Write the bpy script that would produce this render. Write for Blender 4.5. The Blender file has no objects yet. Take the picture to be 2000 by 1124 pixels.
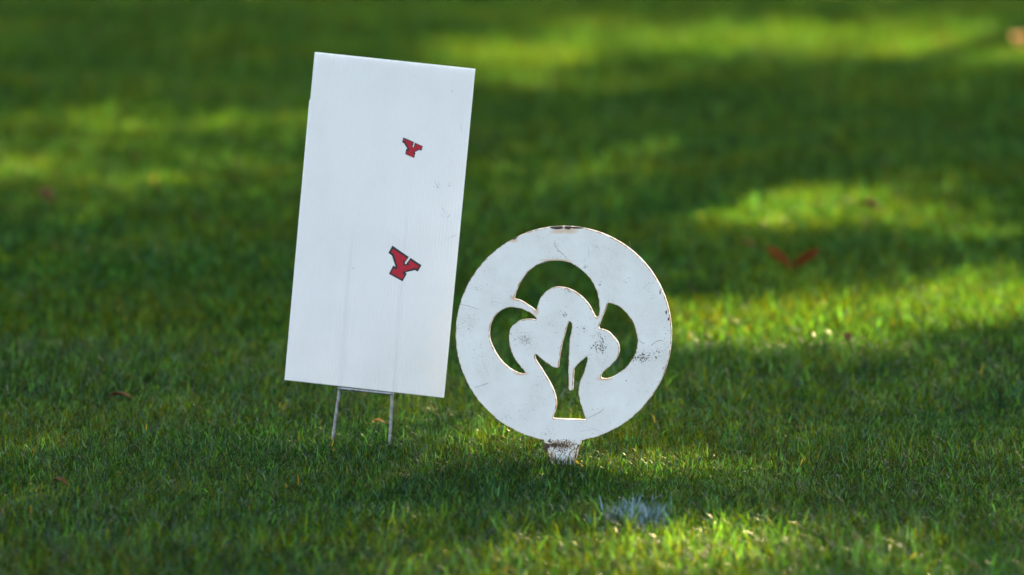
import bpy, bmesh, math, random
import numpy as np
from mathutils import Vector, Matrix, noise as mnoise
from mathutils.geometry import tessellate_polygon

random.seed(7)
rng = np.random.default_rng(11)
S = bpy.context.scene
COL = S.collection

# ------------------------------------------------------------------ camera
CAM_H = 1.5
FPX = 2000 * 200 / 36.0
PITCH = math.atan(CAM_H / 10.6) - math.atan((905 - 562) / FPX)
cam_d = bpy.data.cameras.new('camera')
cam = bpy.data.objects.new('camera', cam_d)
COL.objects.link(cam)
cam.location = (0, 0, CAM_H)
cam.rotation_euler = (math.radians(90) - PITCH, 0, 0)
cam_d.lens = 200
cam_d.sensor_width = 36
cam_d.sensor_fit = 'HORIZONTAL'
cam_d.clip_start = 0.1
cam_d.clip_end = 2000
cam_d.dof.use_dof = True
cam_d.dof.focus_distance = 10.68
cam_d.dof.aperture_fstop = 2.9
S.camera = cam

# ------------------------------------------------------------------ light
SUN_EL = math.radians(31)
SUN_AZ = math.radians(17)          # to the right of straight ahead (+y)
to_sun = Vector((math.sin(SUN_AZ) * math.cos(SUN_EL), math.cos(SUN_AZ) * math.cos(SUN_EL), math.sin(SUN_EL)))
w = bpy.data.worlds.new('World')
S.world = w
w.use_nodes = True
nt = w.node_tree
nt.nodes.clear()
sky = nt.nodes.new('ShaderNodeTexSky')
sky.sky_type = 'NISHITA'
sky.sun_disc = False
sky.sun_elevation = SUN_EL
sky.sun_rotation = SUN_AZ
sky.dust_density = 2.0
sky.air_density = 1.0
hsv = nt.nodes.new('ShaderNodeHueSaturation')     # thin high cloud: a paler sky
hsv.inputs['Saturation'].default_value = 0.59
bg = nt.nodes.new('ShaderNodeBackground')
bg.inputs['Strength'].default_value = 0.070
wo = nt.nodes.new('ShaderNodeOutputWorld')
nt.links.new(sky.outputs[0], hsv.inputs['Color'])
nt.links.new(hsv.outputs[0], bg.inputs[0])
nt.links.new(bg.outputs[0], wo.inputs[0])

sun_d = bpy.data.lights.new('sun', 'SUN')
sun_d.energy = 5.0
sun_d.angle = math.radians(0.53)
sun_d.color = (1.0, 0.76, 0.38)
sun = bpy.data.objects.new('sun', sun_d)
COL.objects.link(sun)
sun.location = (5, 20, 20)
sun.rotation_euler = to_sun.to_track_quat('Z', 'Y').to_euler()

S.view_settings.view_transform = 'Standard'
S.view_settings.look = 'None'
S.view_settings.gamma = 1
S.view_settings.use_curve_mapping = False
S.view_settings.exposure = 3.2
S.cycles.max_bounces = 8
S.cycles.transparent_max_bounces = 8

# ------------------------------------------------------------------ helpers
cp, sp = math.cos(PITCH), math.sin(PITCH)

def ray(px, py):
    a = (px - 1000) / FPX
    b = -(py - 562) / FPX
    return Vector((a, cp + b * sp, -sp + b * cp))

def ground_pt(px, py, z=0.0):
    r = ray(px, py)
    t = (z - CAM_H) / r.z
    return Vector((r.x * t, r.y * t, z))

def project(p):
    x, y, z = p[0], p[1], p[2] - CAM_H
    f = y * cp - z * sp
    u = y * sp + z * cp
    return 1000 + FPX * x / f, 562 - FPX * u / f

def on_plane(px, py, p0, n):
    r = ray(px, py)
    o = Vector((0, 0, CAM_H))
    t = (p0 - o).dot(n) / r.dot(n)
    return o + r * t

def tag(o, label=None, cat=None, group=None, kind=None):
    if label: o['label'] = label
    if cat: o['category'] = cat
    if group: o['group'] = group
    if kind: o['kind'] = kind
    return o

def empty(name, loc, rot=(0, 0, 0)):
    o = bpy.data.objects.new(name, None)
    o.empty_display_size = 0.1
    COL.objects.link(o)
    o.location = loc
    o.rotation_euler = rot
    return o

def mesh_obj(name, verts, faces, mat, parent=None, smooth=False):
    me = bpy.data.meshes.new(name)
    me.from_pydata([tuple(v) for v in verts], [], faces)
    if isinstance(mat, (list, tuple)):
        for m in mat: me.materials.append(m)
    elif mat: me.materials.append(mat)
    if smooth:
        me.polygons.foreach_set('use_smooth', [True] * len(me.polygons))
    me.update()
    o = bpy.data.objects.new(name, me)
    COL.objects.link(o)
    if parent: o.parent = parent
    return o

def np_mesh(name, verts, loops, starts, totals, mat, colors=None, parent=None, smooth=False, cname='tint'):
    me = bpy.data.meshes.new(name)
    me.vertices.add(len(verts))
    me.vertices.foreach_set('co', np.ascontiguousarray(verts, dtype=np.float32).ravel())
    me.loops.add(len(loops))
    me.loops.foreach_set('vertex_index', loops.astype(np.int32))
    me.polygons.add(len(starts))
    me.polygons.foreach_set('loop_start', starts.astype(np.int32))
    me.polygons.foreach_set('loop_total', totals.astype(np.int32))
    if smooth:
        me.polygons.foreach_set('use_smooth', np.ones(len(starts), dtype=bool))
    if colors is not None:
        at = me.color_attributes.new(cname, 'FLOAT_COLOR', 'POINT')
        c4 = np.ones((len(verts), 4), dtype=np.float32)
        c4[:, :colors.shape[1]] = colors
        at.data.foreach_set('color', c4.ravel())
    me.update(calc_edges=True)
    me.validate()
    me.materials.append(mat)
    o = bpy.data.objects.new(name, me)
    COL.objects.link(o)
    if parent: o.parent = parent
    return o

class NT:
    """small node-tree writer"""
    def __init__(s, name):
        s.m = bpy.data.materials.new(name)
        s.m.use_nodes = True
        s.t = s.m.node_tree
        s.t.nodes.clear()
        s.out = s.n('ShaderNodeOutputMaterial')
    def n(s, typ, **kw):
        nd = s.t.nodes.new(typ)
        for k, v in kw.items(): setattr(nd, k, v)
        return nd
    def set(s, sock, v):
        if isinstance(v, bpy.types.NodeSocket): s.t.links.new(v, sock)
        elif isinstance(v, (tuple, list)) and len(v) == 3 and sock.type == 'RGBA': sock.default_value = (*v, 1)
        else: sock.default_value = v
    def math(s, op, a, b=0.0, clamp=False):
        nd = s.n('ShaderNodeMath', operation=op, use_clamp=clamp)
        s.set(nd.inputs[0], a); s.set(nd.inputs[1], b)
        return nd.outputs[0]
    def mix(s, f, a, b, blend='MIX'):
        nd = s.n('ShaderNodeMix', data_type='RGBA', blend_type=blend)
        s.set(nd.inputs[0], f); s.set(nd.inputs[6], a); s.set(nd.inputs[7], b)
        return nd.outputs[2]
    def noise(s, vec, scale, detail=3, rough=0.5):
        nd = s.n('ShaderNodeTexNoise')
        s.set(nd.inputs['Vector'], vec)
        nd.inputs['Scale'].default_value = scale
        nd.inputs['Detail'].default_value = detail
        nd.inputs['Roughness'].default_value = rough
        return nd.outputs[0]
    def ramp(s, f, lo, hi):
        nd = s.n('ShaderNodeMapRange')
        nd.clamp = True
        s.set(nd.inputs[0], f)
        nd.inputs[1].default_value = lo; nd.inputs[2].default_value = hi
        return nd.outputs[0]
    def principled(s, color, rough=0.5, spec=0.5, metallic=0.0, normal=None):
        p = s.n('ShaderNodeBsdfPrincipled')
        s.set(p.inputs['Base Color'], color)
        s.set(p.inputs['Roughness'], rough)
        p.inputs['Specular IOR Level'].default_value = spec
        s.set(p.inputs['Metallic'], metallic)
        if normal is not None: s.set(p.inputs['Normal'], normal)
        return p.outputs[0]
    def bump(s, h, strength, dist):
        b = s.n('ShaderNodeBump')
        b.inputs['Strength'].default_value = strength
        b.inputs['Distance'].default_value = dist
        s.set(b.inputs['Height'], h)
        return b.outputs[0]
    def coord(s):
        return s.n('ShaderNodeTexCoord').outputs['Object']
    def end(s, sh):
        s.t.links.new(sh, s.out.inputs[0])
        return s.m

# ------------------------------------------------------------------ materials
def mat_blade(name, rough=0.38, spec=0.5, trans_gain=(2.2, 1.9, 0.55), fac=0.45):
    t = NT(name)
    a = t.n('ShaderNodeAttribute', attribute_name='tint')
    base = a.outputs['Color']
    sp_ = t.n('ShaderNodeMapRange'); t.set(sp_.inputs[0], a.outputs['Alpha'])     # a few blades are wet or waxy
    sp_.inputs[3].default_value = 0.7; sp_.inputs[4].default_value = spec
    ro_ = t.n('ShaderNodeMapRange'); t.set(ro_.inputs[0], a.outputs['Alpha'])
    ro_.inputs[3].default_value = 0.2; ro_.inputs[4].default_value = rough
    pn = t.n('ShaderNodeBsdfPrincipled')
    t.set(pn.inputs['Base Color'], base); t.set(pn.inputs['Roughness'], ro_.outputs[0]); t.set(pn.inputs['Specular IOR Level'], sp_.outputs[0])
    pr = pn.outputs[0]
    tr = t.n('ShaderNodeBsdfTranslucent')
    t.set(tr.inputs[0], t.mix(1.0, base, trans_gain, 'MULTIPLY'))
    mx = t.n('ShaderNodeMixShader')
    mx.inputs[0].default_value = fac
    t.t.links.new(pr, mx.inputs[1]); t.t.links.new(tr.outputs[0], mx.inputs[2])
    return t.end(mx.outputs[0])

M_blade = mat_blade('grass_blade', 0.42, 0.0, (12.5, 4.9, 0.3), 0.50)
M_paint_blade = mat_blade('painted_grass_blade', 0.6, 0.3, (1, 1, 1), 0.15)
M_leaf_tree = mat_blade('tree_leaf', 0.45, 0.5, (1.8, 1.7, 0.6), 0.35)

t = NT('turf_soil')
c = t.coord()
n1 = t.noise(c, 1.3, 4)
n2 = t.noise(c, 140, 3, 0.7)
col = t.mix(t.ramp(n2, 0.35, 0.65), (0.004, 0.016, 0.003), (0.013, 0.045, 0.007))
col = t.mix(t.ramp(n1, 0.35, 0.7), col, (0.014, 0.046, 0.007))
M_soil = t.end(t.principled(col, 0.95, 0.0, normal=t.bump(n2, 0.8, 0.02)))

t = NT('bark')
c = t.coord()
sc = t.n('ShaderNodeVectorMath', operation='MULTIPLY'); t.set(sc.inputs[0], c); sc.inputs[1].default_value = (1, 1, 0.2)
n1 = t.noise(sc.outputs[0], 14, 6, 0.65)
col = t.mix(t.ramp(n1, 0.3, 0.7), (0.06, 0.045, 0.03), (0.19, 0.15, 0.11))
M_bark = t.end(t.principled(col, 0.9, 0.2, normal=t.bump(n1, 1.0, 0.05)))

# corrugated plastic
t = NT('corrugated_plastic')
c = t.coord()
sx = t.n('ShaderNodeSeparateXYZ'); t.set(sx.inputs[0], c)
wave = t.math('SINE', t.math('MULTIPLY', sx.outputs[0], 2 * math.pi / 0.00635))
grime = t.noise(c, 9, 5, 0.6)
col = t.mix(t.ramp(grime, 0.45, 0.8), (0.80, 0.80, 0.79), (0.74, 0.74, 0.72))
pr = t.principled(col, 0.42, 0.45, normal=t.bump(wave, 0.22, 0.0010))
tr = t.n('ShaderNodeBsdfTranslucent'); tr.inputs[0].default_value = (0.82, 0.84, 0.86, 1)
mx = t.n('ShaderNodeMixShader'); mx.inputs[0].default_value = 0.29
t.t.links.new(pr, mx.inputs[1]); t.t.links.new(tr.outputs[0], mx.inputs[2])
M_coro = t.end(mx.outputs[0])

def mat_ink(name, col):
    t = NT(name)
    c = t.coord()
    sx = t.n('ShaderNodeSeparateXYZ'); t.set(sx.inputs[0], c)
    wave = t.math('SINE', t.math('MULTIPLY', sx.outputs[0], 2 * math.pi / 0.00635))
    n = t.noise(c, 60, 3)
    cc = t.mix(t.ramp(n, 0.3, 0.8), col, tuple(min(1, v * 1.15 + 0.004) for v in col))
    return t.end(t.principled(cc, 0.45, 0.22, normal=t.bump(wave, 0.22, 0.0010)))
M_ink_black = mat_ink('black_ink', (0.022, 0.022, 0.026))
M_ink_red = mat_ink('red_ink', (0.36, 0.012, 0.026))

t = NT('galvanised_wire')
c = t.coord()
n1 = t.noise(c, 160, 4, 0.6)
col = t.mix(t.ramp(n1, 0.35, 0.65), (0.16, 0.165, 0.17), (0.36, 0.37, 0.39))
M_galv = t.end(t.principled(col, t.ramp(n1, -0.2, 1.3), 0.5, 0.85, normal=t.bump(n1, 0.5, 0.002)))

# painted steel with rust that follows the cut edges, chips and stains at their own places
def ellipse_mask(t, xz, cx, cz, rx, rz, wob, soft):
    """1 inside a noise-torn ellipse in the plate's own plane"""
    sx = t.n('ShaderNodeSeparateXYZ'); t.set(sx.inputs[0], xz)
    dx = t.math('DIVIDE', t.math('SUBTRACT', sx.outputs[0], cx), rx)
    dz = t.math('DIVIDE', t.math('SUBTRACT', sx.outputs[2], cz), rz)
    r = t.math('SQRT', t.math('ADD', t.math('MULTIPLY', dx, dx), t.math('MULTIPLY', dz, dz)))
    r = t.math('ADD', r, t.math('MULTIPLY', t.math('SUBTRACT', wob, 0.5), 0.9))
    nd = t.n('ShaderNodeMapRange'); nd.clamp = True
    t.set(nd.inputs[0], r)
    nd.inputs[1].default_value = 1.0 - soft; nd.inputs[2].default_value = 1.0 + soft
    nd.inputs[3].default_value = 1.0; nd.inputs[4].default_value = 0.0
    return nd.outputs[0]

def mat_plate(name, wall=False, chips=(), stains=()):
    t = NT(name)
    c = t.coord()
    big = t.noise(c, 14, 5, 0.6)
    fine = t.noise(c, 420, 4, 0.65)
    mid = t.noise(c, 110, 5, 0.65)
    col = t.mix(t.ramp(big, 0.35, 0.75), (0.70, 0.70, 0.67), (0.59, 0.58, 0.54))
    # grey speckle of dirt
    gate = t.math('MULTIPLY', t.ramp(fine, 0.60, 0.70), t.ramp(big, 0.45, 0.62))
    col = t.mix(t.math('MULTIPLY', gate, 0.75), col, (0.22, 0.20, 0.17))
    a = t.n('ShaderNodeAttribute', attribute_name='edge')
    ed = a.outputs['Fac']
    if wall:
        col = t.mix(t.ramp(mid, 0.40, 0.60), (0.74, 0.68, 0.56), (0.50, 0.27, 0.10))
        col = t.mix(t.ramp(fine, 0.60, 0.70), col, (0.10, 0.04, 0.02))
    else:
        rg = t.math('MULTIPLY', t.math('POWER', ed, 1.3), t.ramp(mid, 0.37, 0.60))
        col = t.mix(t.math('MULTIPLY', rg, 0.95), col, (0.48, 0.25, 0.09))
        rk = t.math('MULTIPLY', t.ramp(ed, 0.5, 1.0), t.ramp(mid, 0.47, 0.58))
        col = t.mix(rk, col, (0.12, 0.045, 0.02))
    for (cx, cz, rx, rz) in stains:
        mk = t.math('MULTIPLY', ellipse_mask(t, c, cx, cz, rx, rz, mid, 0.55), 0.6)
        col = t.mix(mk, col, (0.55, 0.30, 0.12))
    for (cx, cz, rx, rz) in chips:
        col = t.mix(ellipse_mask(t, c, cx, cz, rx, rz, mid, 0.12), col, (0.035, 0.018, 0.012))
    return t.end(t.principled(col, 0.42 if not wall else 0.6, 0.4, normal=t.bump(mid, 0.12, 0.002)))

t = NT('dry_dirt')
n1 = t.noise(t.coord(), 900, 3)
M_dirt = t.end(t.principled(t.mix(t.ramp(n1, 0.3, 0.7), (0.045, 0.035, 0.025), (0.13, 0.10, 0.07)), 0.95, 0.1,
                            normal=t.bump(n1, 0.8, 0.002)))
t = NT('scuff_mark')
M_scuff = t.end(t.principled((0.33, 0.35, 0.36), 0.8, 0.2))

def mat_dead_leaf(name, c1, c2, trg):
    t = NT(name)
    n = t.noise(t.coord(), 45, 5, 0.6)
    col = t.mix(t.ramp(n, 0.3, 0.7), c1, c2)
    pr = t.principled(col, 0.8, 0.10, normal=t.bump(n, 0.5, 0.003))
    tr = t.n('ShaderNodeBsdfTranslucent'); tr.inputs[0].default_value = (*trg, 1)
    mx = t.n('ShaderNodeMixShader'); mx.inputs[0].default_value = 0.35
    t.t.links.new(pr, mx.inputs[1]); t.t.links.new(tr.outputs[0], mx.inputs[2])
    return t.end(mx.outputs[0])
M_leaf_red = mat_dead_leaf('red_brown_leaf', (0.09, 0.024, 0.006), (0.20, 0.065, 0.012), (0.24, 0.06, 0.008))
M_leaf_brown = mat_dead_leaf('brown_leaf', (0.06, 0.03, 0.014), (0.13, 0.065, 0.025), (0.20, 0.08, 0.02))
M_leaf_rust = mat_dead_leaf('rust_brown_leaf', (0.06, 0.012, 0.003), (0.14, 0.030, 0.005), (0.18, 0.03, 0.004))
M_leaf_tan = mat_dead_leaf('orange_tan_leaf', (0.34, 0.17, 0.05), (0.46, 0.26, 0.09), (0.6, 0.33, 0.08))

# ------------------------------------------------------------------ ground
def gz(x, y):
    """gentle unevenness of the lawn, flat near the signs"""
    return 0.010 * np.sin(x * 1.7 + 0.6 * y) * np.sin(y * 0.9 + 1.1)

def build_ground():
    xs = np.concatenate([[-300, -120, -50, -25], np.arange(-14, 14.1, 0.25), [25, 50, 120, 300]])
    ys = np.concatenate([[-150, -60, -20, -6, 0, 4], np.arange(7, 36.1, 0.25), [45, 70, 120, 250, 500]])
    X, Y = np.meshgrid(xs, ys)
    fade = np.clip((40 - np.abs(Y - 20)) / 20, 0, 1) * np.clip((24 - np.abs(X)) / 10, 0, 1)
    Z = gz(X, Y) * fade
    V = np.stack([X.ravel(), Y.ravel(), Z.ravel()], 1)
    nx, ny = len(xs), len(ys)
    i, j = np.meshgrid(np.arange(nx - 1), np.arange(ny - 1))
    a = (j * nx + i).ravel()
    F = np.stack([a, a + 1, a + nx + 1, a + nx], 1)
    o = np_mesh('ground', V, F.ravel(), np.arange(len(F)) * 4, np.full(len(F), 4), M_soil, smooth=True)
    tag(o, kind='structure')
build_ground()

# ------------------------------------------------------------------ shade trees (behind the view, above the frame)
# sunny openings on the lawn in ground metres: centre x, centre y, half width, half depth, openness
def gap(px, py, wpx, hpx, s):
    py = py + 10
    a = ground_pt(px, py)
    l = ground_pt(px - wpx, py); r = ground_pt(px + wpx, py)
    n = ground_pt(px, py + hpx); f = ground_pt(px, max(py - hpx, -260))
    return ((a.x), (n.y + f.y) / 2, (r.x - l.x) / 2, max((f.y - n.y) / 2, 0.06), s)
GAPS = [gap(*g) for g in [
    (180, 250, 330, 48, 0.60), (0, 325, 170, 44, 0.75), (500, 248, 230, 32, 0.62), (220, 345, 260, 44, 0.60), (150, 400, 220, 34, 0.5), (620, 420, 220, 44, 0.35),
    (250, 320, 560, 120, 0.46), (1120, 370, 340, 95, 0.40), (1550, 410, 520, 100, 0.42), (1650, 610, 480, 80, 0.5), (900, 850, 480, 60, 0.36), (1380, 1090, 340, 60, 0.38), (1450, 90, 650, 60, 0.4), (300, 700, 400, 60, 0.15),
    (1000, 115, 200, 44, 0.78), (1130, 85, 170, 28, 0.75), (1500, 80, 460, 42, 0.74), (1880, 90, 260, 40, 0.92), (1080, 165, 170, 24, 0.5),
    (1480, 398, 230, 46, 0.97), (1620, 390, 180, 42, 0.92), (1820, 420, 230, 46, 0.75), (1230, 445, 190, 36, 0.55), (1180, 330, 260, 40, 0.5),
    (1430, 640, 210, 48, 1.0), (1620, 630, 190, 46, 1.0), (1790, 600, 220, 56, 0.9), (1990, 570, 220, 56, 0.85), (1300, 665, 120, 24, 0.8), (1500, 540, 130, 14, 0.25),
    (700, 850, 150, 26, 0.62), (900, 855, 160, 24, 0.6), (1080, 830, 90, 26, 0.5), (1230, 900, 190, 34, 0.7), (1320, 925, 90, 16, 0.5), (940, 890, 110, 14, 0.45),
    (250, 800, 150, 14, 0.18), (1600, 830, 190, 14, 0.15), (1800, 880, 150, 14, 0.15),
    (1250, 1075, 190, 46, 0.88), (1500, 1085, 170, 48, 0.8), (1010, 1112, 140, 28, 0.8), (1420, 1035, 150, 26, 0.92), (1650, 1100, 130, 24, 0.5)]]

def openness(x, y):
    o = np.zeros_like(x)
    for (cx, cy, rx, ry, s) in GAPS:
        q = ((x - cx) / rx) ** 2 + ((y - cy) / ry) ** 2
        o = np.maximum(o, s * np.exp(-0.69 * q ** 1.6))
    return o

leaf_profile = np.array([(0, 0), (0.46, 0.5), (0.0, 1.0), (-0.46, 0.5)])

def tube(path, radii, seg=8):
    vs, fs = [], []
    for k, (p, r) in enumerate(zip(path, radii)):
        d = (path[min(k + 1, len(path) - 1)] - path[max(k - 1, 0)]).normalized()
        u = d.cross(Vector((0.3, 1, 0.1))).normalized(); v = d.cross(u)
        for s in range(seg):
            a = 2 * math.pi * s / seg
            vs.append(p + u * (math.cos(a) * r) + v * (math.sin(a) * r))
    for k in range(len(path) - 1):
        for s in range(seg):
            a = k * seg + s; b = k * seg + (s + 1) % seg
            fs.append((a, b, b + seg, a + seg))
    fs.append(tuple(range(seg))[::-1])
    fs.append(tuple((len(path) - 1) * seg + s for s in range(seg)))
    return vs, fs

def shade_tree(name, base, crown_c, crown_r, n_leaves, label):
    root = empty(name, base)
    tag(root, label, 'tree', 'trees beyond the lawn that shade it')
    cc = Vector(crown_c) - Vector(base)
    top = cc + Vector((0, 0, crown_r[2] * 0.7))
    path = [Vector((0, 0, -0.2)), Vector((0.05, 0.05, 1.0)), Vector((0.1, -0.05, 2.8)), cc * 0.55 + Vector((0.1, 0, 0)), cc * 0.8, top]
    vs, fs = tube(path, [0.42, 0.33, 0.29, 0.24, 0.17, 0.04], 14)
    mesh_obj('trunk', vs, fs, M_bark, root, True)
    for k in range(11):
        a = k * 2.399 + random.random(); e = random.uniform(0.55, 0.9)
        best = None
        for _ in range(30):
            st = path[2].lerp(top, random.uniform(0.15, 0.8))
            a += random.uniform(-0.5, 0.5)
            en = cc + Vector((math.cos(a) * crown_r[0] * e, math.sin(a) * crown_r[1] * e, random.uniform(-0.3, 0.5) * crown_r[2]))
            m = st.lerp(en, 0.5) + Vector((0, 0, 0.5))
            pts = np.array([st.lerp(m, f) for f in (0, .25, .5, .75, 1)] + [m.lerp(en, f) for f in (.25, .5, .75, 1)]) + np.array(base)
            tz = pts[:, 2] / math.tan(SUN_EL)
            c_ = openness(pts[:, 0] - tz * math.sin(SUN_AZ), pts[:, 1] - tz * math.cos(SUN_AZ)).sum()
            if best is None or c_ < best[0]: best = (c_, st, m, en)
        _, st, m, en = best
        vs, fs = tube([st, m, en], [0.12, 0.07, 0.02], 6)
        mesh_obj('limb', vs, fs, M_bark, root, True)
    # leaves: gathered in clumps, crown shaped so sun reaches the chosen lawn openings
    n_cl = n_leaves // 22
    d = rng.normal(size=(n_cl * 4, 3)); d /= np.linalg.norm(d, axis=1)[:, None]
    r = rng.random(len(d)) ** (1 / 2.6)
    P = np.array(crown_c) + d * r[:, None] * np.array(crown_r)
    P = P[:n_cl * 2]
    P = np.repeat(P, 22, axis=0)[: n_leaves * 2] + rng.normal(size=(min(len(P) * 22, n_leaves * 2), 3)) * 0.30
    tz = P[:, 2] / math.tan(SUN_EL)
    gx = P[:, 0] - tz * math.sin(SUN_AZ); gy = P[:, 1] - tz * math.cos(SUN_AZ)
    keep = rng.random(len(P)) < np.clip(1 - 1.15 * openness(gx, gy), 0, 1) ** 1.4
    # only what can matter for the light here plus an outer fringe
    P = P[keep][:n_leaves]
    N = len(P)
    size = rng.uniform(0.09, 0.15, N)
    ax = rng.normal(size=(N, 3)); ax[:, 2] -= 0.5; ax /= np.linalg.norm(ax, axis=1)[:, None]
    sd = np.cross(ax, rng.normal(size=(N, 3))); sd /= np.linalg.norm(sd, axis=1)[:, None]
    V = P[:, None, :] + (leaf_profile[None, :, 0:1] * sd[:, None, :] + leaf_profile[None, :, 1:2] * ax[:, None, :]) * size[:, None, None]
    V = V.reshape(-1, 3) - np.array(base)
    g = rng.random(N)[:, None]
    colr = (1 - g) * np.array([0.035, 0.075, 0.018]) + g * np.array([0.09, 0.12, 0.02])
    o = np_mesh('crown', V, np.arange(N * 4), np.arange(N) * 4, np.full(N, 4), M_leaf_tree, np.repeat(colr, 4, 0), root)
    return N

shade_tree('broadleaf_tree', (6.4, 31.0, 0), (3.4, 26.2, 8.6), (5.6, 8.4, 2.9), 58000,
           'tall broadleaf tree beyond the lawn, nearest of the shade trees')
shade_tree('broadleaf_tree', (7.5, 38.5, 0), (6.6, 38.0, 10.0), (7.0, 7.5, 3.6), 50000,
           'tall broadleaf tree beyond the lawn to the right, farther shade tree')
shade_tree('broadleaf_tree', (-2.5, 36.5, 0), (-2.0, 36.5, 8.2), (5.5, 6.5, 3.0), 26000,
           'broadleaf tree beyond the lawn on the left of the shade trees')

# ------------------------------------------------------------------ grass
def blades(N, x, y, h, wd, bend, segs, col, lean=None):
    """N tapered, arching blades; segs quads ending in a tip. returns verts, loops, starts, totals, colours"""
    phi = rng.uniform(0, 2 * np.pi, N)
    if lean is not None:
        phi = np.where(rng.random(N) < 0.15, lean + rng.normal(0, 0.7, N), phi)
    dirx, diry = np.cos(phi), np.sin(phi)
    tw = phi + np.pi / 2 + rng.normal(0, 0.6, N)
    sx, sy = np.cos(tw), np.sin(tw)
    z0 = gz(x, y) - 0.004
    rows = []
    th0 = rng.uniform(0.0, 1.15, N) ** 1.2            # start tilt
    px, pz, th = np.zeros(N), np.zeros(N), th0.copy()
    step = h / segs
    vs = []
    for k in range(segs + 1):
        f = k / segs
        wk = wd * (1 - f ** 2.2) * (0.8 + 0.2 * min(1, f * 3)) * 0.5
        cx = x + dirx * px; cy = y + diry * px; cz = z0 + pz
        if k < segs:
            vs.append(np.stack([cx - sx * wk, cy - sy * wk, cz], 1))
            vs.append(np.stack([cx + sx * wk, cy + sy * wk, cz], 1))
            th = th0 + bend * (f + 0.5 / segs)
            px = px + np.sin(th) * step; pz = pz + np.cos(th) * step
        else:
            vs.append(np.stack([cx, cy, cz], 1))
    nv = 2 * segs + 1
    V = np.stack(vs, 1)                         # N, nv, 3
    pat, tot = [], []
    for k in range(segs - 1):
        a = 2 * k
        pat += [a, a + 1, a + 3, a + 2]; tot.append(4)
    a = 2 * (segs - 1)
    pat += [a, a + 1, a + 2]; tot.append(3)
    pat = np.array(pat); tot = np.array(tot)
    L = (np.arange(N)[:, None] * nv + pat[None]).ravel()
    T = np.tile(tot, N)
    C = np.repeat(col, nv, axis=0)
    return V.reshape(-1, 3), L, T, C

def fbm(x, y, s, seed=0.0):
    """cheap smooth value noise by summed sines"""
    v = np.zeros_like(x)
    r = np.random.default_rng(int(seed * 10) + 3)
    for k in range(7):
        a = r.uniform(0, 2 * np.pi); f = s * r.uniform(0.6, 2.0); p = r.uniform(0, 6.28)
        v += np.sin((x * np.cos(a) + y * np.sin(a)) * f + p)
    return v / 7 ** 0.5 / 1.2

def blade_colours(N, x, y):
    g = np.clip(rng.normal(0.45, 0.25, N) + 0.22 * fbm(x, y, 5, 1), 0, 1)[:, None]
    dark = np.array([0.0008, 0.0132, 0.0112]); light = np.array([0.0082, 0.0250, 0.0055])
    c = (1 - g) * dark + g * light
    c = c * (1 + 0.22 * fbm(x, y, 2.2, 2))[:, None]
    blue = rng.random(N) < 0.32
    c[blue] = np.array([0.0050, 0.036, 0.036]) * rng.uniform(0.8, 1.2, (blue.sum(), 1))  # bluish sky sheen put into the colour of these blades
    c = c * np.exp(rng.normal(0, 0.32, N))[:, None]
    pd = np.clip(0.009 + 0.045 * np.clip(fbm(x, y, 7, 3) - 0.5, 0, 1), 0, 1)
    dead = rng.random(N) < pd
    q = rng.random((dead.sum(), 1))
    c[dead] = ((1 - q) * np.array([0.026, 0.052, 0.060]) + q * np.array([0.018, 0.026, 0.030])) * rng.uniform(0.4, 1.1, (dead.sum(), 1))
    c = np.clip(c * (1 + 0.28 * fbm(x, y, 70, 6))[:, None], 0.0015, 1)
    al = np.where(rng.random(N) < 0.006, 0.3, 1.0 - np.abs(rng.normal(0, 0.035, N)) * (y < 12.5))[:, None]
    al[blue] = np.minimum(al[blue], np.where(y[blue] < 12.5, 0.80, 0.97)[:, None])
    return np.concatenate([c, al], 1), dead

class Turf:
    def __init__(s): s.V, s.L, s.T, s.C, s.n = [], [], [], [], 0
    def add(s, V, L, T, C):
        s.V.append(V); s.L.append(L + s.n); s.T.append(T); s.C.append(C); s.n += len(V)
    def build(s, name, mat):
        T = np.concatenate(s.T)
        return np_mesh(name, np.concatenate(s.V), np.concatenate(s.L), np.concatenate([[0], np.cumsum(T)[:-1]]), T, mat, np.concatenate(s.C))

turf = Turf()
KX = 1000 / FPX
def zone(y0, y1, dens, segs, hm, wm, margin, tall=0.03):
    W = KX * y1 * 1.02 + margin
    n = int(dens * 2 * W * (y1 - y0))
    y = rng.uniform(y0, y1, n); x = rng.uniform(-W, W, n)
    lim = KX * y * 1.01 + margin
    k = np.abs(x) < lim
    x, y = x[k], y[k]
    N = len(x)
    hh = np.abs(rng.normal(hm, hm * 0.34, N)) * (1 + 0.20 * fbm(x, y, 9, 4) + 0.30 * fbm(x, y, 75, 7)) + 0.005
    tl = rng.random(N) < tall
    hh[tl] *= rng.uniform(1.3, 2.1, tl.sum())
    hh = np.minimum(hh, hm * 2.1)
    wd = np.clip(rng.normal(wm, wm * 0.3, N), wm * 0.4, wm * 2)
    bend = np.abs(rng.normal(0.7, 0.5, N)); bend[tl] += 0.4
    col, dead = blade_colours(N, x, y)
    bend[dead] += 0.8
    hh[dead] *= 0.9
    lean = 0.8 + 2.5 * fbm(x, y, 6, 5)
    turf.add(*blades(N, x, y, hh, wd, bend, segs, col, lean))

zone(8.3, 9.9, 22000, 3, 0.027, 0.0026, 0.35, 0.07)
zone(9.9, 11.5, 42000, 3, 0.0175, 0.0020, 0.30, 0.07)
zone(11.5, 13.8, 18000, 2, 0.026, 0.0028, 0.35)
zone(13.8, 18.5, 9000, 2, 0.028, 0.0036, 0.5)
zone(18.5, 27.5, 6500, 1, 0.034, 0.0055, 0.8)
zone(27.5, 40, 900, 1, 0.045, 0.016, 1.2)

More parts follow.
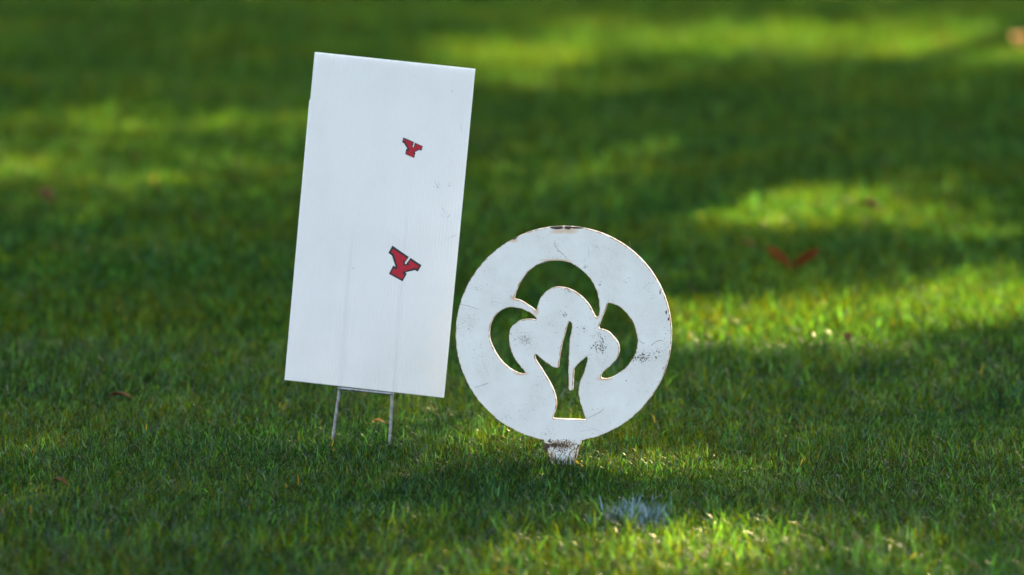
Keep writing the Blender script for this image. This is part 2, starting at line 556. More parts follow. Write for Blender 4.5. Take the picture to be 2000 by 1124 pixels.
def verge(y0, y1, x_in, x_out, dens):
    """coarser turf to the sides of the close area"""
    n = int(dens * 2 * (x_out - x_in) * (y1 - y0))
    y = rng.uniform(y0, y1, n); x = rng.uniform(x_in, x_out, n) * rng.choice([-1, 1], n)
    if x_in > 0:
        k = np.abs(x) > KX * y + 0.25
        x, y = x[k], y[k]
    N = len(x)
    col, dead = blade_colours(N, x, y)
    turf.add(*blades(N, x, y, np.abs(rng.normal(0.030, 0.009, N)) + 0.006, np.clip(rng.normal(0.0075, 0.002, N), 0.003, 0.012), np.abs(rng.normal(0.6, 0.4, N)), 1, col))
verge(8.0, 30.0, 0.9, 5.0, 1500)
verge(6.3, 8.3, 0.0, 3.0, 2500)

# single long blades that cross the marker's stem
def long_blade(pts, wd, col):
    V, F = [], []
    n = len(pts)
    for i, p in enumerate(pts):
        d = (pts[min(i + 1, n - 1)] - pts[max(i - 1, 0)]).normalized()
        s = Vector((d.z, 0, -d.x)).normalized() * wd * 0.5 * (1 - (i / (n - 1)) ** 2.5)
        V += [p - s, p + s] if i < n - 1 else [p]
    L, T = [], []
    for i in range(n - 2):
        L += [2 * i, 2 * i + 1, 2 * i + 3, 2 * i + 2]; T.append(4)
    L += [2 * (n - 2), 2 * (n - 2) + 1, 2 * (n - 1)]; T.append(3)
    turf.add(np.array([tuple(v) for v in V]), np.array(L), np.array(T), np.tile(np.array([*col, 1.0]), (len(V), 1)))
def px_blade(pp, depth, wd, col):
    n = Vector((0, -1, 0)); p0 = Vector((0, depth, 0))
    long_blade([on_plane(x, y, p0, n) for x, y in pp], wd, col)
DG = (0.03, 0.06, 0.03)
px_blade([(1109, 908), (1110, 896), (1113, 885), (1118, 879), (1124, 875.5), (1130, 875)], 10.575, 0.0022, DG)
px_blade([(1088, 906), (1091, 896), (1095, 888), (1101, 881), (1106, 871)], 10.575, 0.0013, DG)
px_blade([(1083, 910), (1084, 900), (1084.5, 893)], 10.57, 0.0016, DG)
px_blade([(1103, 908), (1104, 900), (1105, 893)], 10.57, 0.0016, DG)
px_blade([(1146, 915), (1136, 909), (1127, 902), (1119, 896), (1114, 892)], 10.56, 0.0014, (0.05, 0.07, 0.03))
px_blade([(648, 872), (651, 862), (648, 855), (641, 850)], 10.76, 0.0013, DG)
grass = turf.build('grass', M_blade)
tag(grass, 'short mown green lawn grass with a few straw coloured blades', kind='stuff')

# faint white paint sprayed on the turf in front of the round marker
pt = Turf()
ctr = ground_pt(1243, 1016)
n = 850
x = ctr.x + rng.normal(0, 0.028, n) ; y = ctr.y + rng.normal(0, 0.06, n)
k = rng.random(n) < 0.75
x, y = x[k], y[k]; N = len(x)
q = rng.random((N, 1)) ** 0.7
colp = (1 - q) * np.array([0.20, 0.32, 0.38]) + q * np.array([0.02, 0.07, 0.055])
pt.add(*blades(N, x, y, np.abs(rng.normal(0.033, 0.006, N)), np.full(N, 0.0032), np.abs(rng.normal(0.7, 0.4, N)), 3, colp))
po = pt.build('paint_mark', M_paint_blade)
tag(po, 'faint bluish white paint mark sprayed on the grass in front of the round marker', kind='stuff')

# ------------------------------------------------------------------ round steel tee marker
A1, O1 = 4.322, (880, 420)
A2, O2 = 4.162, (880, 660)
def z1(*p): return [(O1[0] + x / A1, O1[1] + y / A1) for x, y in p]
def z2(*p): return [(O2[0] + x / A2, O2[1] + y / A2) for x, y in p]

hole_top = z1((541, 703), (550, 665), (575, 600), (610, 538), (660, 477), (720, 430), (790, 398), (860, 386), (925, 385), (992, 396), (1060, 427), (1120, 470), (1172, 525), (1212, 585), (1238, 645), (1254, 710), (1260, 770), (1255, 835), (1242, 862),
              (1226, 860), (1206, 825), (1180, 772), (1140, 720), (1092, 675), (1040, 640), (980, 616), (922, 607), (870, 613), (820, 637), (780, 675), (755, 715), (741, 760), (730, 798), (718, 803), (680, 775), (622, 737), (575, 715), (546, 709))
hole_left = z1((728, 872), (700, 842), (642, 807), (580, 786), (520, 778), (460, 790), (410, 820), (370, 865), (341, 925), (332, 985)) + \
            z2((321, 0), (334, 45), (360, 103), (400, 166), (450, 221), (510, 263), (560, 286), (600, 292), (612, 280), (598, 260), (564, 223), (529, 173), (500, 115), (483, 52)) + \
            z1((499, 1037), (498, 1000), (511, 958), (540, 920), (578, 895), (622, 883), (680, 879), (722, 886))
hole_right = z1((1333, 743), (1392, 756), (1450, 790), (1500, 840), (1540, 900), (1565, 962), (1578, 1030)) + \
             z2((1523, 40), (1517, 85), (1498, 140), (1465, 192), (1420, 245), (1360, 293), (1300, 324), (1250, 332), (1226, 326), (1226, 305), (1260, 265), (1310, 218), (1350, 172), (1370, 130), (1375, 90), (1367, 50), (1350, 18)) + \
             z1((1378, 1030), (1350, 998), (1320, 976), (1287, 966), (1262, 962), (1254, 945), (1264, 915), (1286, 857), (1310, 800), (1327, 748))
hole_trunk = z1((1013, 897), (1000, 905), (986, 935), (966, 1010)) + \
             z2((920, 10), (906, 65), (892, 140), (879, 238), (866, 246), (820, 225), (760, 184), (712, 141), (695, 132), (688, 150), (700, 185), (740, 245), (790, 328), (830, 400), (855, 470), (864, 540), (851, 600), (836, 640), (841, 655),
                (1103, 665), (1090, 620), (1062, 540), (1046, 470), (1045, 400), (1060, 340), (1085, 280), (1105, 220), (1118, 168), (1111, 150), (1096, 160), (1050, 206), (1006, 250), (1003, 290), (996, 420), (976, 430), (962, 420), (960, 300), (964, 150), (970, 20)) + \
             z1((1022, 990), (1030, 915))
CX, CY, RR = 1101.5, 652.3, 210.6
outer = []
a0 = math.atan2(862 - CY, 1136 - CX); a1 = math.atan2(862 - CY, 1062 - CX)
nseg = 150
for k in range(nseg + 1):                      # from lower right, anticlockwise over the top, to lower left
    a = a0 - (a0 + 2 * math.pi - a1) * k / nseg
    outer.append((CX + RR * math.cos(a), CY + RR * math.sin(a)))
outer += [(1066.2, 868.5), (1067.6, 872), (1071, 880), (1076.5, 903), (1085, 935), (1098, 965), (1104, 965), (1114, 935), (1124.6, 898), (1129, 882), (1131.6, 871.5), (1134.5, 867.6)]

def smooth_loop(pts, step=1.6, corner=48):
    """Catmull-Rom through the points, keeping sharp corners"""
    n = len(pts)
    P = [Vector(p) for p in pts]
    cor = []
    for i in range(n):
        d1 = (P[i] - P[i - 1]).normalized(); d2 = (P[(i + 1) % n] - P[i]).normalized()
        cor.append(math.degrees(math.acos(max(-1, min(1, d1.dot(d2))))) > corner)
    out = []
    for i in range(n):
        p1, p2 = P[i], P[(i + 1) % n]
        p0 = P[i - 1] if not cor[i] else p1 - (p2 - p1)
        p3 = P[(i + 2) % n] if not cor[(i + 1) % n] else p2 + (p2 - p1)
        k = max(1, int((p2 - p1).length / step))
        # finite tangents scaled to chord lengths so that uneven spacing does not overshoot
        m1 = (p2 - p0) / ((p2 - p1).length + (p1 - p0).length + 1e-6) * (p2 - p1).length
        m2 = (p3 - p1) / ((p3 - p2).length + (p2 - p1).length + 1e-6) * (p2 - p1).length
        for j in range(k):
            s = j / k
            out.append(p1 * (2*s**3 - 3*s*s + 1) + m1 * (s**3 - 2*s*s + s) + p2 * (-2*s**3 + 3*s*s) + m2 * (s**3 - s*s))
    return out

MY = math.radians(-9)     # the plate faces a little to the left: its right edge comes forward
mk_n = Vector((-math.sin(-MY), -math.cos(MY), 0))
mk_r = Vector((math.cos(MY), math.sin(MY), 0))
base_pt = ground_pt(1100, 905)
mk = empty('tee_marker', base_pt, (0, 0, MY))
tag(mk, 'round white steel tee marker with a cut-out tree, chipped and rusty edges', 'tee marker')
TH = 0.012
def mk_local(p):
    q = on_plane(p[0], p[1], base_pt - Vector(mk_n) * 0, mk_n) - base_pt
    return Vector((q.dot(mk_r), q.z))

def signed_area(l): return 0.5 * sum(l[i - 1].x * l[i].y - l[i].x * l[i - 1].y for i in range(len(l)))
def inset(l, d, ccw_metal_inside):
    """shift every point towards the metal by d (metal to the left of travel)"""
    n = len(l); out = []
    for i in range(n):
        d1 = (l[i] - l[i - 1]); d2 = (l[(i + 1) % n] - l[i])
        if d1.length < 1e-7: d1 = d2
        if d2.length < 1e-7: d2 = d1
        n1 = Vector((-d1.y, d1.x)).normalized(); n2 = Vector((-d2.y, d2.x)).normalized()
        b = n1 + n2
        if b.length < 0.3: b = n1
        b.normalize()
        c = max(0.75, b.dot(n1))
        out.append(l[i] + b * (d / c))
    return out

loops = []
for i, l in enumerate([outer, hole_top, hole_left, hole_right, hole_trunk]):
    q = [mk_local(p) for p in smooth_loop(l, 1.6 if i else 3.0, 48)]
    q = [p for k, p in enumerate(q) if (p - q[k - 1]).length > 2e-4]
    ccw = signed_area(q) > 0
    if (i == 0) != ccw: q.reverse()          # outer anticlockwise, holes clockwise: metal on the left
    loops.append(q)

def build_plate():
    V, F, E, MI = [], [], [], []
    hy = TH / 2
    rings = []
    for q in loops:
        q1 = inset(q, 0.0006, True); q2 = inset(q, 0.0024, True)
        idx = {}
        for key, l, y, e in (('wf', q, -hy + 0.0006, 1), ('f0', q1, -hy, 1), ('f1', q2, -hy, 0), ('wb', q, hy - 0.0006, 1), ('b0', q1, hy, 1), ('b1', q2, hy, 0)):
            idx[key] = len(V)
            for p in l:
                V.append((p.x, y, p.y)); E.append(e)
        n = len(q)
        for k in range(n):
            j = (k + 1) % n
            def quad(a, b, mi, flip=False):
                f = (idx[a] + k, idx[a] + j, idx[b] + j, idx[b] + k)
                F.append(f[::-1] if flip else f); MI.append(mi)
            quad('f1', 'f0', 0, True); quad('f0', 'wf', 0, True); quad('wf', 'wb', 1, True); quad('wb', 'b0', 0, True); quad('b0', 'b1', 0, True)
        rings.append((idx, n, q2))
    tess = tessellate_polygon([[Vector((p.x, p.y, 0)) for p in r[2]] for r in rings])
    mf, mb = [], []
    for idx, n, _ in rings:
        mf += [idx['f1'] + k for k in range(n)]; mb += [idx['b1'] + k for k in range(n)]
    for (a, b, c) in tess:
        F.append((mf[a], mf[b], mf[c])); MI.append(0)
        F.append((mb[a], mb[c], mb[b])); MI.append(0)
    return V, F, E, MI

def L(px, py):
    p = mk_local((px, py)); return p.x, p.y
PXM = (mk_local((1200, 650)) - mk_local((1100, 650))).length / 100
def e(px, py, rx, ry): a = L(px, py); return (a[0], a[1], rx * PXM, ry * PXM)
chips = [e(1088, 443.5, 13, 4.2), e(1110, 444, 7, 4.0), e(1127, 444.5, 14, 2.0), e(1003, 463.5, 8, 4.6), e(1046, 448.5, 5, 1.2), e(1302, 610, 1.7, 4.5), e(1306.5, 623, 1.6, 3.0), e(1290, 570, 1.1, 5),
         e(1067, 872, 5, 7), e(1127, 893, 4, 6), e(1131, 873, 3, 4)]
stains = [e(1112, 450, 14, 6), e(1090, 452, 12, 4), e(1003, 468, 8, 5), e(1005, 582, 6, 4), e(1088, 509, 26, 3), e(1096, 868, 24, 7), e(1078, 893, 7, 13), e(1126, 890, 5, 12), e(1048, 607, 5, 8), e(1166, 618, 4, 5),
          e(1018, 729, 12, 3.5), e(1180, 740, 12, 3)]
M_plate = mat_plate('white_painted_steel', False, chips, stains)
M_plate_wall = mat_plate('rusted_cut_edge', True, [chips[0], chips[1], chips[2], chips[3]])
V, F, E, MI = build_plate()
plate = mesh_obj('plate', V, F, [M_plate, M_plate_wall], mk)
plate.data.polygons.foreach_set('material_index', MI)
at = plate.data.attributes.new('edge', 'FLOAT', 'POINT')
at.data.foreach_set('value', np.array(E, dtype=np.float32))
bm = bmesh.new(); bm.from_mesh(plate.data); bmesh.ops.recalc_face_normals(bm, faces=bm.faces); bm.to_mesh(plate.data); bm.free()

# inside test against the outlines, for dirt that sits on the metal only
def inside(p):
    def pip(l):
        c = False; j = len(l) - 1
        for i in range(len(l)):
            if (l[i].y > p[1]) != (l[j].y > p[1]) and p[0] < (l[j].x - l[i].x) * (p[1] - l[i].y) / (l[j].y - l[i].y) + l[i].x: c = not c
            j = i
        return c
    return pip(loops[0]) and not any(pip(h) for h in loops[1:])

def flecks(specs, y, mat, parent, name, test):
    V, F = [], []
    for (px, py, sx, sy, n, s0, s1) in specs:
        for _ in range(int(n * 1.4)):
            # uneven clusters: a few wandering sub-centres
            ax = random.gauss(0, sx); ay = random.gauss(0, sy)
            qx, qz = test[0](px + ax, py + ay)
            if not test[1]((qx, qz)): continue
            s = random.uniform(s0, s1) * PXM * (0.5 + random.random() ** 3)
            k = random.choice([4, 5, 6]); a0 = random.random() * 6.28
            ex = random.uniform(1, 2.6); rt = random.random() * 3.14
            b = len(V)
            for i in range(k):
                a = a0 + 6.28 * i / k; r = s * random.uniform(0.5, 1.1)
                u, v = r * math.cos(a) * ex, r * math.sin(a)
                V.append((qx + u * math.cos(rt) - v * math.sin(rt), y, qz + u * math.sin(rt) + v * math.cos(rt)))
            V.append((qx, y - 0.0003, qz))
            for i in range(k): F.append((b + i, b + (i + 1) % k, b + k))
    o = mesh_obj(name, V, F, mat, parent)
    o['kind'] = 'stuff'
    return o
fl = flecks([(1168, 655, 6, 9, 40, .4, .9), (1173, 676, 7, 10, 60, .5, 1.5), (1168, 700, 14, 6, 20, .3, .7), (1255, 698, 13, 5, 130, .4, 1.1), (1275, 688, 12, 5, 45, .4, .9), (1026, 663, 8, 5, 95, .3, .8),
             (1010, 658, 12, 12, 22, .3, .6), (918, 628, 10, 16, 70, .3, .6), (908, 650, 8, 16, 40, .3, .7), (938, 690, 8, 12, 32, .3, .7), (1095, 869, 14, 5, 240, .5, 1.5), (1083, 868, 7, 3, 60, .7, 1.5),
             (1098, 880, 20, 9, 260, .3, .95), (1078, 890, 5, 9, 70, .4, 1.0), (1125, 890, 3.5, 7, 60, .5, 1.3), (1110, 867, 9, 4, 60, .4, .9), (1110, 568, 6, 2, 14, .4, 1.0), (1106, 615, 3, 3, 16, .4, .9), (1142, 640, 3, 3, 14, .4, 1.0),
             (1270, 560, 18, 12, 26, .3, .7), (1220, 550, 10, 8, 14, .3, .7), (1084, 503, 14, 3, 26, .3, .7), (1144, 520, 3, 3, 14, .4, .8), (1302, 650, 3, 30, 40, .3, .7), (1300, 720, 2.5, 20, 25, .4, .8), (1171, 560, 3, 9, 12, .5, 1.0),
             (1180, 850, 7, 5, 14, .3, .8), (1200, 835, 9, 7, 20, .3, .6), (1230, 790, 10, 8, 14, .3, .6), (1060, 850, 10, 4, 22, .3, .8), (990, 820, 14, 8, 24, .3, .6), (930, 560, 14, 16, 26, .3, .6), (980, 500, 14, 12, 20, .3, .6),
             (1101, 652, 120, 120, 1100, .2, .6), (1260, 650, 14, 22, 36, .3, .6), (1135, 745, 18, 18, 14, .3, .6)],
            -TH / 2 - 0.00015, M_dirt, mk, 'dirt_specks', (L, inside))

def ribbons(lines, y, mat, parent, name, conv, wpx=0.45):
    V, F = [], []
    for ln in lines:
        pts = []
        for a, b in zip(ln[:-1], ln[1:]):
            for k in range(5):
                s = k / 5
                pts.append((a[0] + (b[0] - a[0]) * s + random.gauss(0, .15), a[1] + (b[1] - a[1]) * s + random.gauss(0, .15)))
        pts.append(ln[-1])
        q = [Vector(conv(*p)) for p in pts]
        b0 = len(V)
        for i, p in enumerate(q):
            d = q[min(i + 1, len(q) - 1)] - q[max(i - 1, 0)]
            nn = Vector((-d.y, d.x)).normalized() * wpx * PXM * 0.5 * random.uniform(0.5, 1.3) * math.sin(math.pi * (i + 0.6) / (len(q) + 0.2)) ** 0.4
            V += [(p.x - nn.x, y, p.y - nn.y), (p.x + nn.x, y, p.y + nn.y)]
        for i in range(len(q) - 1): F.append((b0 + 2*i, b0 + 2*i + 1, b0 + 2*i + 3, b0 + 2*i + 2))
    o = mesh_obj(name, V, F, mat, parent)
    o['kind'] = 'stuff'
    return o
ribbons([[(1083.5, 468), (1085, 480), (1092, 489), (1101, 497), (1109, 505)], [(1246, 660), (1252, 667), (1258, 671)], [(1273, 675), (1280, 668), (1290, 664), (1298, 666)],
         [(1147, 817), (1162, 810), (1174, 804), (1181, 797)], [(896, 594), (915, 597), (935, 604)], [(928, 757), (955, 748)]], -TH / 2 - 0.00012, M_dirt, mk, 'scratches', L, 0.75)
ribbons([[(1133, 843), (1160, 838)], [(1150, 835), (1175, 842)], [(1028, 682), (1038, 678)], [(985, 815), (998, 808)], [(960, 588), (980, 592)], [(1060, 515), (1075, 508)], [(1230, 470), (1234, 490)],
         [(1150, 480), (1152, 505)], [(940, 700), (950, 720)], [(1140, 697), (1160, 690)]], -TH / 2 - 0.00011, M_scuff, mk, 'scuffs', L, 0.5)
# clod of soil on the stem's left shoulder
bm = bmesh.new(); bmesh.ops.create_icosphere(bm, subdivisions=3, radius=0.0055)
for v in bm.verts:
    v.co *= 1 + 0.55 * mnoise.noise(v.co * 420)
    v.co.z *= 1.2
me = bpy.data.meshes.new('soil_clod'); bm.to_mesh(me); bm.free(); me.materials.append(M_dirt)
cl = bpy.data.objects.new('soil_clod', me); COL.objects.link(cl); cl.parent = mk
q = L(1068.5, 872); cl.location = (q[0], -0.004, q[1])

# ------------------------------------------------------------------ corrugated yard sign
YS = math.radians(-8)
sg_n = Vector((math.sin(YS), -math.cos(YS), 0))
sg_r = Vector((math.cos(YS), math.sin(YS), 0))
leg_pt = ground_pt(704, 870)
sg0 = leg_pt
BL = on_plane(556, 742, sg0, sg_n); BR = on_plane(867, 777, sg0, sg_n)
TL = on_plane(615, 101, sg0, sg_n); TR = on_plane(928, 136, sg0, sg_n)
roll = math.atan2((BR - BL).z, (BR - BL).dot(sg_r))
# local frame: x along the bottom edge, z up the panel, y out of the back; origin bottom left corner at the sign's base point
sgn = empty('yard_sign', leg_pt, (0, 0, YS))
tag(sgn, 'white corrugated plastic yard sign leaning on two wire legs, with two red letter emblems', 'yard sign')
def sg(px, py):
    q = on_plane(px, py, sg0, sg_n) - sg0
    return (q.dot(sg_r), q.z)
vx = Vector(sg(867, 777)) - Vector(sg(556, 742)); vz = (Vector(sg(615, 101)) - Vector(sg(556, 742)) + Vector(sg(928, 136)) - Vector(sg(867, 777))) / 2
WP, HP = vx.length, vz.length
ex = vx.normalized(); ez = vz.normalized()
o0 = Vector(sg(556, 742))
pan_rot = math.atan2(-ez.x, ez.y)             # lean of the upright edges
def pl(px, py):
    """pixel -> panel coordinates (u across, v up) in metres"""
    q = Vector(sg(px, py)) - o0
    det = ex.x * ez.y - ex.y * ez.x
    return ((q.x * ez.y - q.y * ez.x) / det, (ex.x * q.y - ex.y * q.x) / det)
def P3(u, v, y=0.0):
    q = o0 + ex * u + ez * v
    return Vector((q.x, y, q.y))
PT = 0.0045
# a panel-space child frame would shear; bake positions in the sign's frame but rotate the mesh so that flutes run along local z
Rm = Matrix.Rotation(-math.atan2(ez.x, ez.y), 3, 'Y')
def panel_obj(name, verts, faces, mat, parent=sgn):
    """verts in the sign's frame -> object whose own z axis runs up the flutes"""
    loc = P3(0, 0, 0)
    Ri = Matrix.Rotation(math.atan2(ez.x, ez.y), 3, 'Y')
    inv = Ri.inverted()
    vv = [inv @ (Vector(v) - loc) for v in verts]
    o = mesh_obj(name, vv, faces, mat, None)
    o.parent = parent
    if parent is sgn:
        o.location = loc
        o.rotation_euler = (0, math.atan2(ez.x, ez.y), 0)
    return o

# outline with the small nick on the left edge
v_nick = pl(608, 196)[1]
outl = [(0, 0), (WP, 0), (WP, HP), (0.0012, HP), (0.0002, v_nick + 0.002), (-0.0016, v_nick)]
def sheet(name, y0, y1):
    bu, bv = 36, 1
    V = [P3(u, v, y0) for u, v in outl]       # a thin skin; the flute walls between the two skins give the panel its depth
    n = len(outl)
    F = [tuple(range(n))]
    o = panel_obj(name, V, F, M_coro)
    return o
def fix(o):
    bm = bmesh.new(); bm.from_mesh(o.data); bmesh.ops.recalc_face_normals(bm, faces=bm.faces); bm.to_mesh(o.data); bm.free()
fs = sheet('front_sheet', -PT / 2, 0)
bs = sheet('back_sheet', PT / 2, 0)
# flute walls
V, F = [], []
nf = int(WP / 0.00635)
for i in range(nf + 1):
    u = min(i * WP / nf, WP - 0.0003)
    b = len(V)
    for (du, dy) in ((0, -PT / 2 + 0.0001), (0.0003, -PT / 2 + 0.0001), (0.0003, PT / 2 - 0.0001), (0, PT / 2 - 0.0001)):
        V.append(P3(u + du, 0.0004, dy)); V.append(P3(u + du, HP - 0.0004, dy))
    for k in range(4):
        a, c2 = b + 2 * k, b + 2 * ((k + 1) % 4)
        F.append((a, c2, c2 + 1, a + 1))
    F.append((b, b + 2, b + 4, b + 6)); F.append((b + 1, b + 7, b + 5, b + 3))
fw = panel_obj('flute_walls', V, F, M_coro); fix(fw); fw['kind'] = 'stuff'

# letter emblems: black outline with red letter inside, flat print
def zz(ox, oy, pts): return [(ox + x / 12.49, oy + y / 12.49) for x, y in pts]
big_out = zz(740, 470, [(335, 122), (735, 400), (636, 545), (661, 582), (776, 422), (1045, 603), (952, 760), (888, 722), (652, 776), (686, 808), (583, 998), (249, 814), (353, 610), (413, 642), (322, 366), (235, 304)])
big_in = zz(740, 470, [(352, 205), (688, 424), (650, 517), (584, 466), (618, 620), (757, 592), (724, 556), (770, 485), (985, 627), (940, 690), (880, 666), (592, 762), (578, 800), (632, 836), (570, 936), (303, 800), (360, 680), (430, 712), (462, 655), (376, 335), (300, 272)])
sm_out = zz(740, 250, [(602, 233), (862, 345), (826, 462), (850, 472), (882, 360), (1076, 445), (1046, 558), (990, 538), (880, 592), (898, 612), (864, 735), (648, 640), (670, 516), (702, 512), (618, 378), (573, 350)])
sm_in = zz(740, 250, [(612, 272), (836, 362), (796, 418), (822, 474), (868, 482), (902, 388), (1062, 455), (1044, 522), (976, 512), (832, 598), (872, 650), (850, 712), (675, 636), (690, 566), (736, 562), (746, 512), (640, 322), (594, 298)])
def print_shape(name, pts, y, mat, parent):
    vs = [Vector((*pl(*p), 0)) for p in pts]
    tr = tessellate_polygon([vs])
    n = len(vs); d = 0.0001
    V = [P3(v.x, v.y, y) for v in vs] + [P3(v.x, v.y, y + d) for v in vs]
    F = [t_ for t_ in tr] + [(a + n, c + n, b + n) for a, b, c in tr] + [(i, (i + 1) % n, n + (i + 1) % n, n + i) for i in range(n)]
    o = panel_obj(name, V, F, mat, parent); fix(o)
    return o
for po_, pi_, lb in ((big_out, big_in, 'large red letter Y outlined in black'), (sm_out, sm_in, 'small red letter Y outlined in black near the top')):
    e1 = print_shape('letter_emblem', po_, -PT / 2 - 0.0002, M_ink_black, sgn); e1['label'] = lb
    e2 = print_shape('letter_face', pi_, -PT / 2 - 0.0004, M_ink_red, e1)

# scuffs and small dirt on the panel
def pl3(px, py):
    q = sg(px, py); return q[0], q[1]
def okp(p): return True
flecks([(857, 362, 3, 4, 16, .4, 1.0), (878, 363, 2, 3, 10, .4, .9), (868, 415, 4, 3, 12, .3, .9), (881, 320, 2, 2, 5, .4, .7), (676, 289, 1, 1, 2, .5, .8), (690, 525, 2, 1, 5, .4, .7), (813, 150, 2, 1, 4, .3, .6), (884, 177, 1, 1, 2, .6, .9), (870, 425, 5, 5, 8, .3, .7), (740, 420, 80, 160, 40, .2, .45)],
       -PT / 2 - 0.00012, M_scuff, sgn, 'scuff_specks', (pl3, okp))
ribbons([[(872, 470), (884, 462), (896, 458)], [(850, 355), (856, 368)], [(872, 425), (881, 418)], [(900, 240), (903, 262)]], -PT / 2 - 0.0001, M_scuff, sgn, 'scuffs', pl3, 0.5)

# wire stake: two ribbed legs with a cross bar, the upper ends run up inside two flutes
stake = empty('wire_stake', (0, 0, 0)); stake.parent = sgn
WR = 0.0029
def wire(name, a, b, r, knurl=True):
    n = max(6, int((b - a).length / 0.0035))
    path = [a.lerp(b, k / n) for k in range(n + 1)]
    vs, fs_ = [], []
    d = (b - a).normalized(); u = d.cross(Vector((0, 1, 0))).normalized(); v = d.cross(u)
    for k, p in enumerate(path):
        for s in range(10):
            an = 2 * math.pi * s / 10
            rr = r * (1 + (0.11 * math.sin(k * 1.9 + an) if knurl else 0.02 * random.uniform(-1, 1)))
            vs.append(p + u * math.cos(an) * rr + v * math.sin(an) * rr)
    for k in range(n):
        for s in range(10):
            q1 = k * 10 + s; q2 = k * 10 + (s + 1) % 10
            fs_.append((q1, q2, q2 + 10, q1 + 10))
    fs_.append(tuple(range(10))[::-1]); fs_.append(tuple(n * 10 + s for s in range(10)))
    return mesh_obj(name, vs, fs_, M_galv, stake, True)
def S3(px, py, y=0.0):
    q = sg(px, py); return Vector((q[0], y, q[1]))
lt, lb = S3(663.5, 758), S3(648, 870)
rt, rb = S3(766, 769), S3(760, 877)
wire('leg', lt, lb + (lb - lt).normalized() * 0.12, WR)
wire('leg', rt, rb + (rb - rt).normalized() * 0.12, WR)
wire('cross_bar', S3(660, 758.5, -0.001), S3(769, 770, -0.001), WR * 0.95, False)
for (bx, by, tx, ty) in ((664, 757, 690, 455), (766.5, 768, 798, 400)):
    wire('inner_wire', S3(bx, by, 0.0008), S3(tx, ty, 0.0008), 0.0013)

# ------------------------------------------------------------------ fallen leaves
def dead_leaf(name, px, py, size, mat, label, fold=0.6, yaw=0.0, tilt=0.2, aspect=0.55, z=0.02, lobes=0):
    p = ground_pt(px, py, z)
    root_v = []
    V, F = [], []
    n = 12
    for i in range(n + 1):
        s = i / n
        wdt = aspect * math.sin(math.pi * min(1, s * 0.96 + 0.02)) ** 0.8 * 0.5
        if lobes: wdt *= 0.72 + 0.34 * math.sin(s * math.pi * lobes + 0.4)
        curl = 0.16 * math.sin(s * 2.6)
        for j in (-2, -1, 0, 1, 2):
            a = abs(j) / 2 * wdt
            V.append((math.copysign(a, j) * math.cos(fold) if j else 0, s - 0.5, a * math.sin(fold) + curl + 0.02 * math.sin(7 * s + j * 2)))
    for i in range(n):
        for j in range(4):
            a = i * 5 + j
            F.append((a, a + 1, a + 6, a + 5))
    V = [tuple(c * size for c in v) for v in V]
    # stalk
    b = len(V)
    for (yy, zz_) in ((-0.5, 0.0), (-0.75, 0.06)):
        for (dx, dz) in ((-0.012, 0), (0.012, 0), (0, 0.02)):
            V.append((dx * size, yy * size, (zz_ + dz) * size))
    F += [(b, b + 1, b + 4, b + 3), (b + 1, b + 2, b + 5, b + 4), (b + 2, b, b + 3, b + 5), (b + 3, b + 4, b + 5)]
    o = mesh_obj(name, V, F, mat, None, True)
    o.location = p
    o.rotation_euler = (tilt, random.uniform(-0.15, 0.15), yaw)
    tag(o, label, 'leaf', 'fallen leaves on the lawn')
    sm = o.modifiers.new('thickness', 'SOLIDIFY'); sm.thickness = 0.0008
    return o
dead_leaf('fallen_leaf', 1520, 512, 0.085, M_leaf_red, 'red-brown fallen leaf, left half of the V-shaped pair right of the round marker', 0.25, 1.25, 0.1, 0.27, 0.040)
dead_leaf('fallen_leaf', 1578, 514, 0.085, M_leaf_rust, 'darker brown fallen leaf, right half of the V-shaped pair right of the round marker', 0.25, -1.25, 0.1, 0.27, 0.040)
l1, l2 = [o for o in S.objects if o.name.startswith('fallen_leaf')]
for o_, d in ((l1, Vector((-0.74, 0.15, 0.60))), (l2, Vector((0.84, 0.20, 0.50)))):
    d.normalize()
    nrm = (Vector((0, -1, 0.25)) - d * Vector((0, -1, 0.25)).dot(d)).normalized()
    M3 = Matrix((d.cross(nrm), d, nrm)).transposed()
    p = ground_pt(1546, 522, 0.013) + d * 0.040
    o_.matrix_world = Matrix.Translation(p) @ M3.to_4x4()
dead_leaf('fallen_leaf', 84, 386, 0.075, M_leaf_brown, 'brown fallen leaf in the sunlit strip at the far left', 0.5, 0.8, 0.3, 0.7, 0.035)
dead_leaf('fallen_leaf', 1697, 410, 0.075, M_leaf_brown, 'small dark brown leaf in the sunlit strip beyond the red V-shaped pair', 0.6, 1.1, 0.2, 0.7, 0.03)
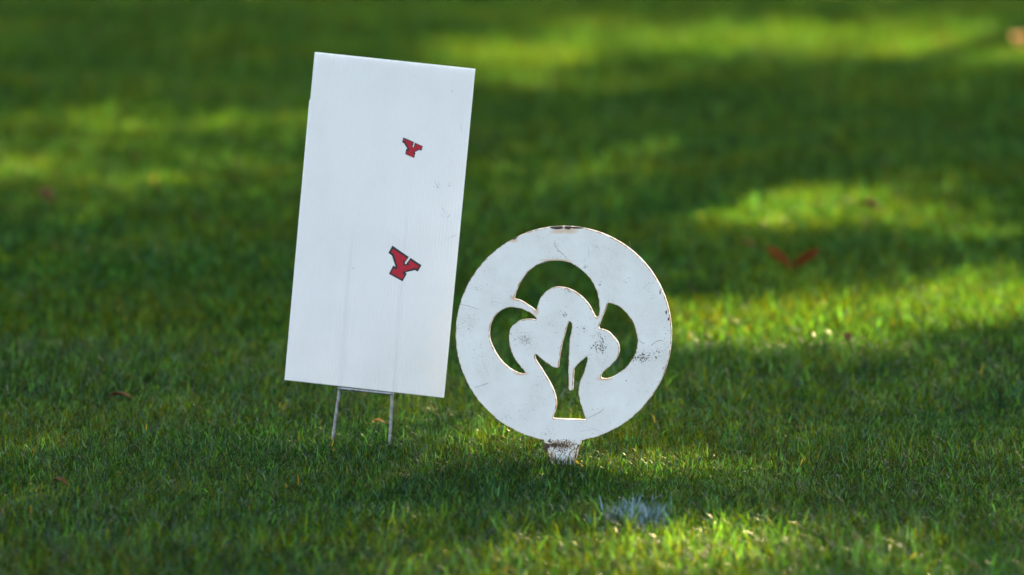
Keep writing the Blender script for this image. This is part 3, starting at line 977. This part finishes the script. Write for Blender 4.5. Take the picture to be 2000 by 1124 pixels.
dead_leaf('fallen_leaf', 1650, 663, 0.040, M_leaf_brown, 'small brown leaf at the near edge of the bright patch on the right', 0.6, 0.5, 0.2, 0.7, 0.025)
dead_leaf('fallen_leaf', 1458, 481, 0.05, M_leaf_brown, 'faint brown leaf just left of the red V-shaped pair', 0.4, 1.2, 0.2, 0.6, 0.02)
dead_leaf('fallen_leaf', 1988, 84, 0.09, M_leaf_tan, 'orange tan leaf in the upper right corner', 0.5, 0.3, 0.5, 0.8, 0.05)
dead_leaf('fallen_leaf', 236, 778, 0.050, M_leaf_brown, 'brown leaf half sunk in shaded grass left of the yard sign', 0.3, 1.3, 0.0, 0.6, 0.014)
dead_leaf('fallen_leaf', 1152, 636, 0.05, M_leaf_brown, 'dark brown leaf seen between lobes of the round marker', 0.4, 1.3, 0.1, 0.6, 0.015)
dead_leaf('fallen_leaf', 740, 826, 0.030, M_leaf_tan, 'thin tan leaf lying between the legs of the yard sign', 0.5, 1.3, 0.05, 0.35, 0.016)
dead_leaf('fallen_leaf', 118, 945, 0.034, M_leaf_brown, 'small curled brown leaf in the dark grass at lower left', 0.6, 1.0, 0.1, 0.5, 0.018)
dead_leaf('fallen_leaf', 1240, 630, 0.035, M_leaf_tan, 'tiny pale leaf seen through the right opening of the round marker', 0.4, 0.8, 0.1, 0.5, 0.02)

# small litter of clippings and straw lying in the turf
lt_ = Turf()
n = 800
y = rng.uniform(9.2, 13.5, n); x = rng.uniform(-1, 1, n) * (KX * y + 0.3)
q = rng.random((n, 1))
cc = ((1 - q) * np.array([0.032, 0.060, 0.065]) + q * np.array([0.018, 0.024, 0.028])) * rng.uniform(0.4, 1.1, (n, 1))
Vv, Ll, Tt, Cc = blades(n, x, y, rng.uniform(0.012, 0.035, n), rng.uniform(0.0012, 0.003, n), rng.normal(0.2, 0.3, n) + 1.1, 3, cc)
Vv[:, 2] += np.repeat(rng.uniform(0.004, 0.018, n), 7)
lt_.add(Vv, Ll, Tt, Cc)
tag(lt_.build('straw_litter', M_blade), 'bits of straw and dead clippings scattered through the grass', kind='stuff')
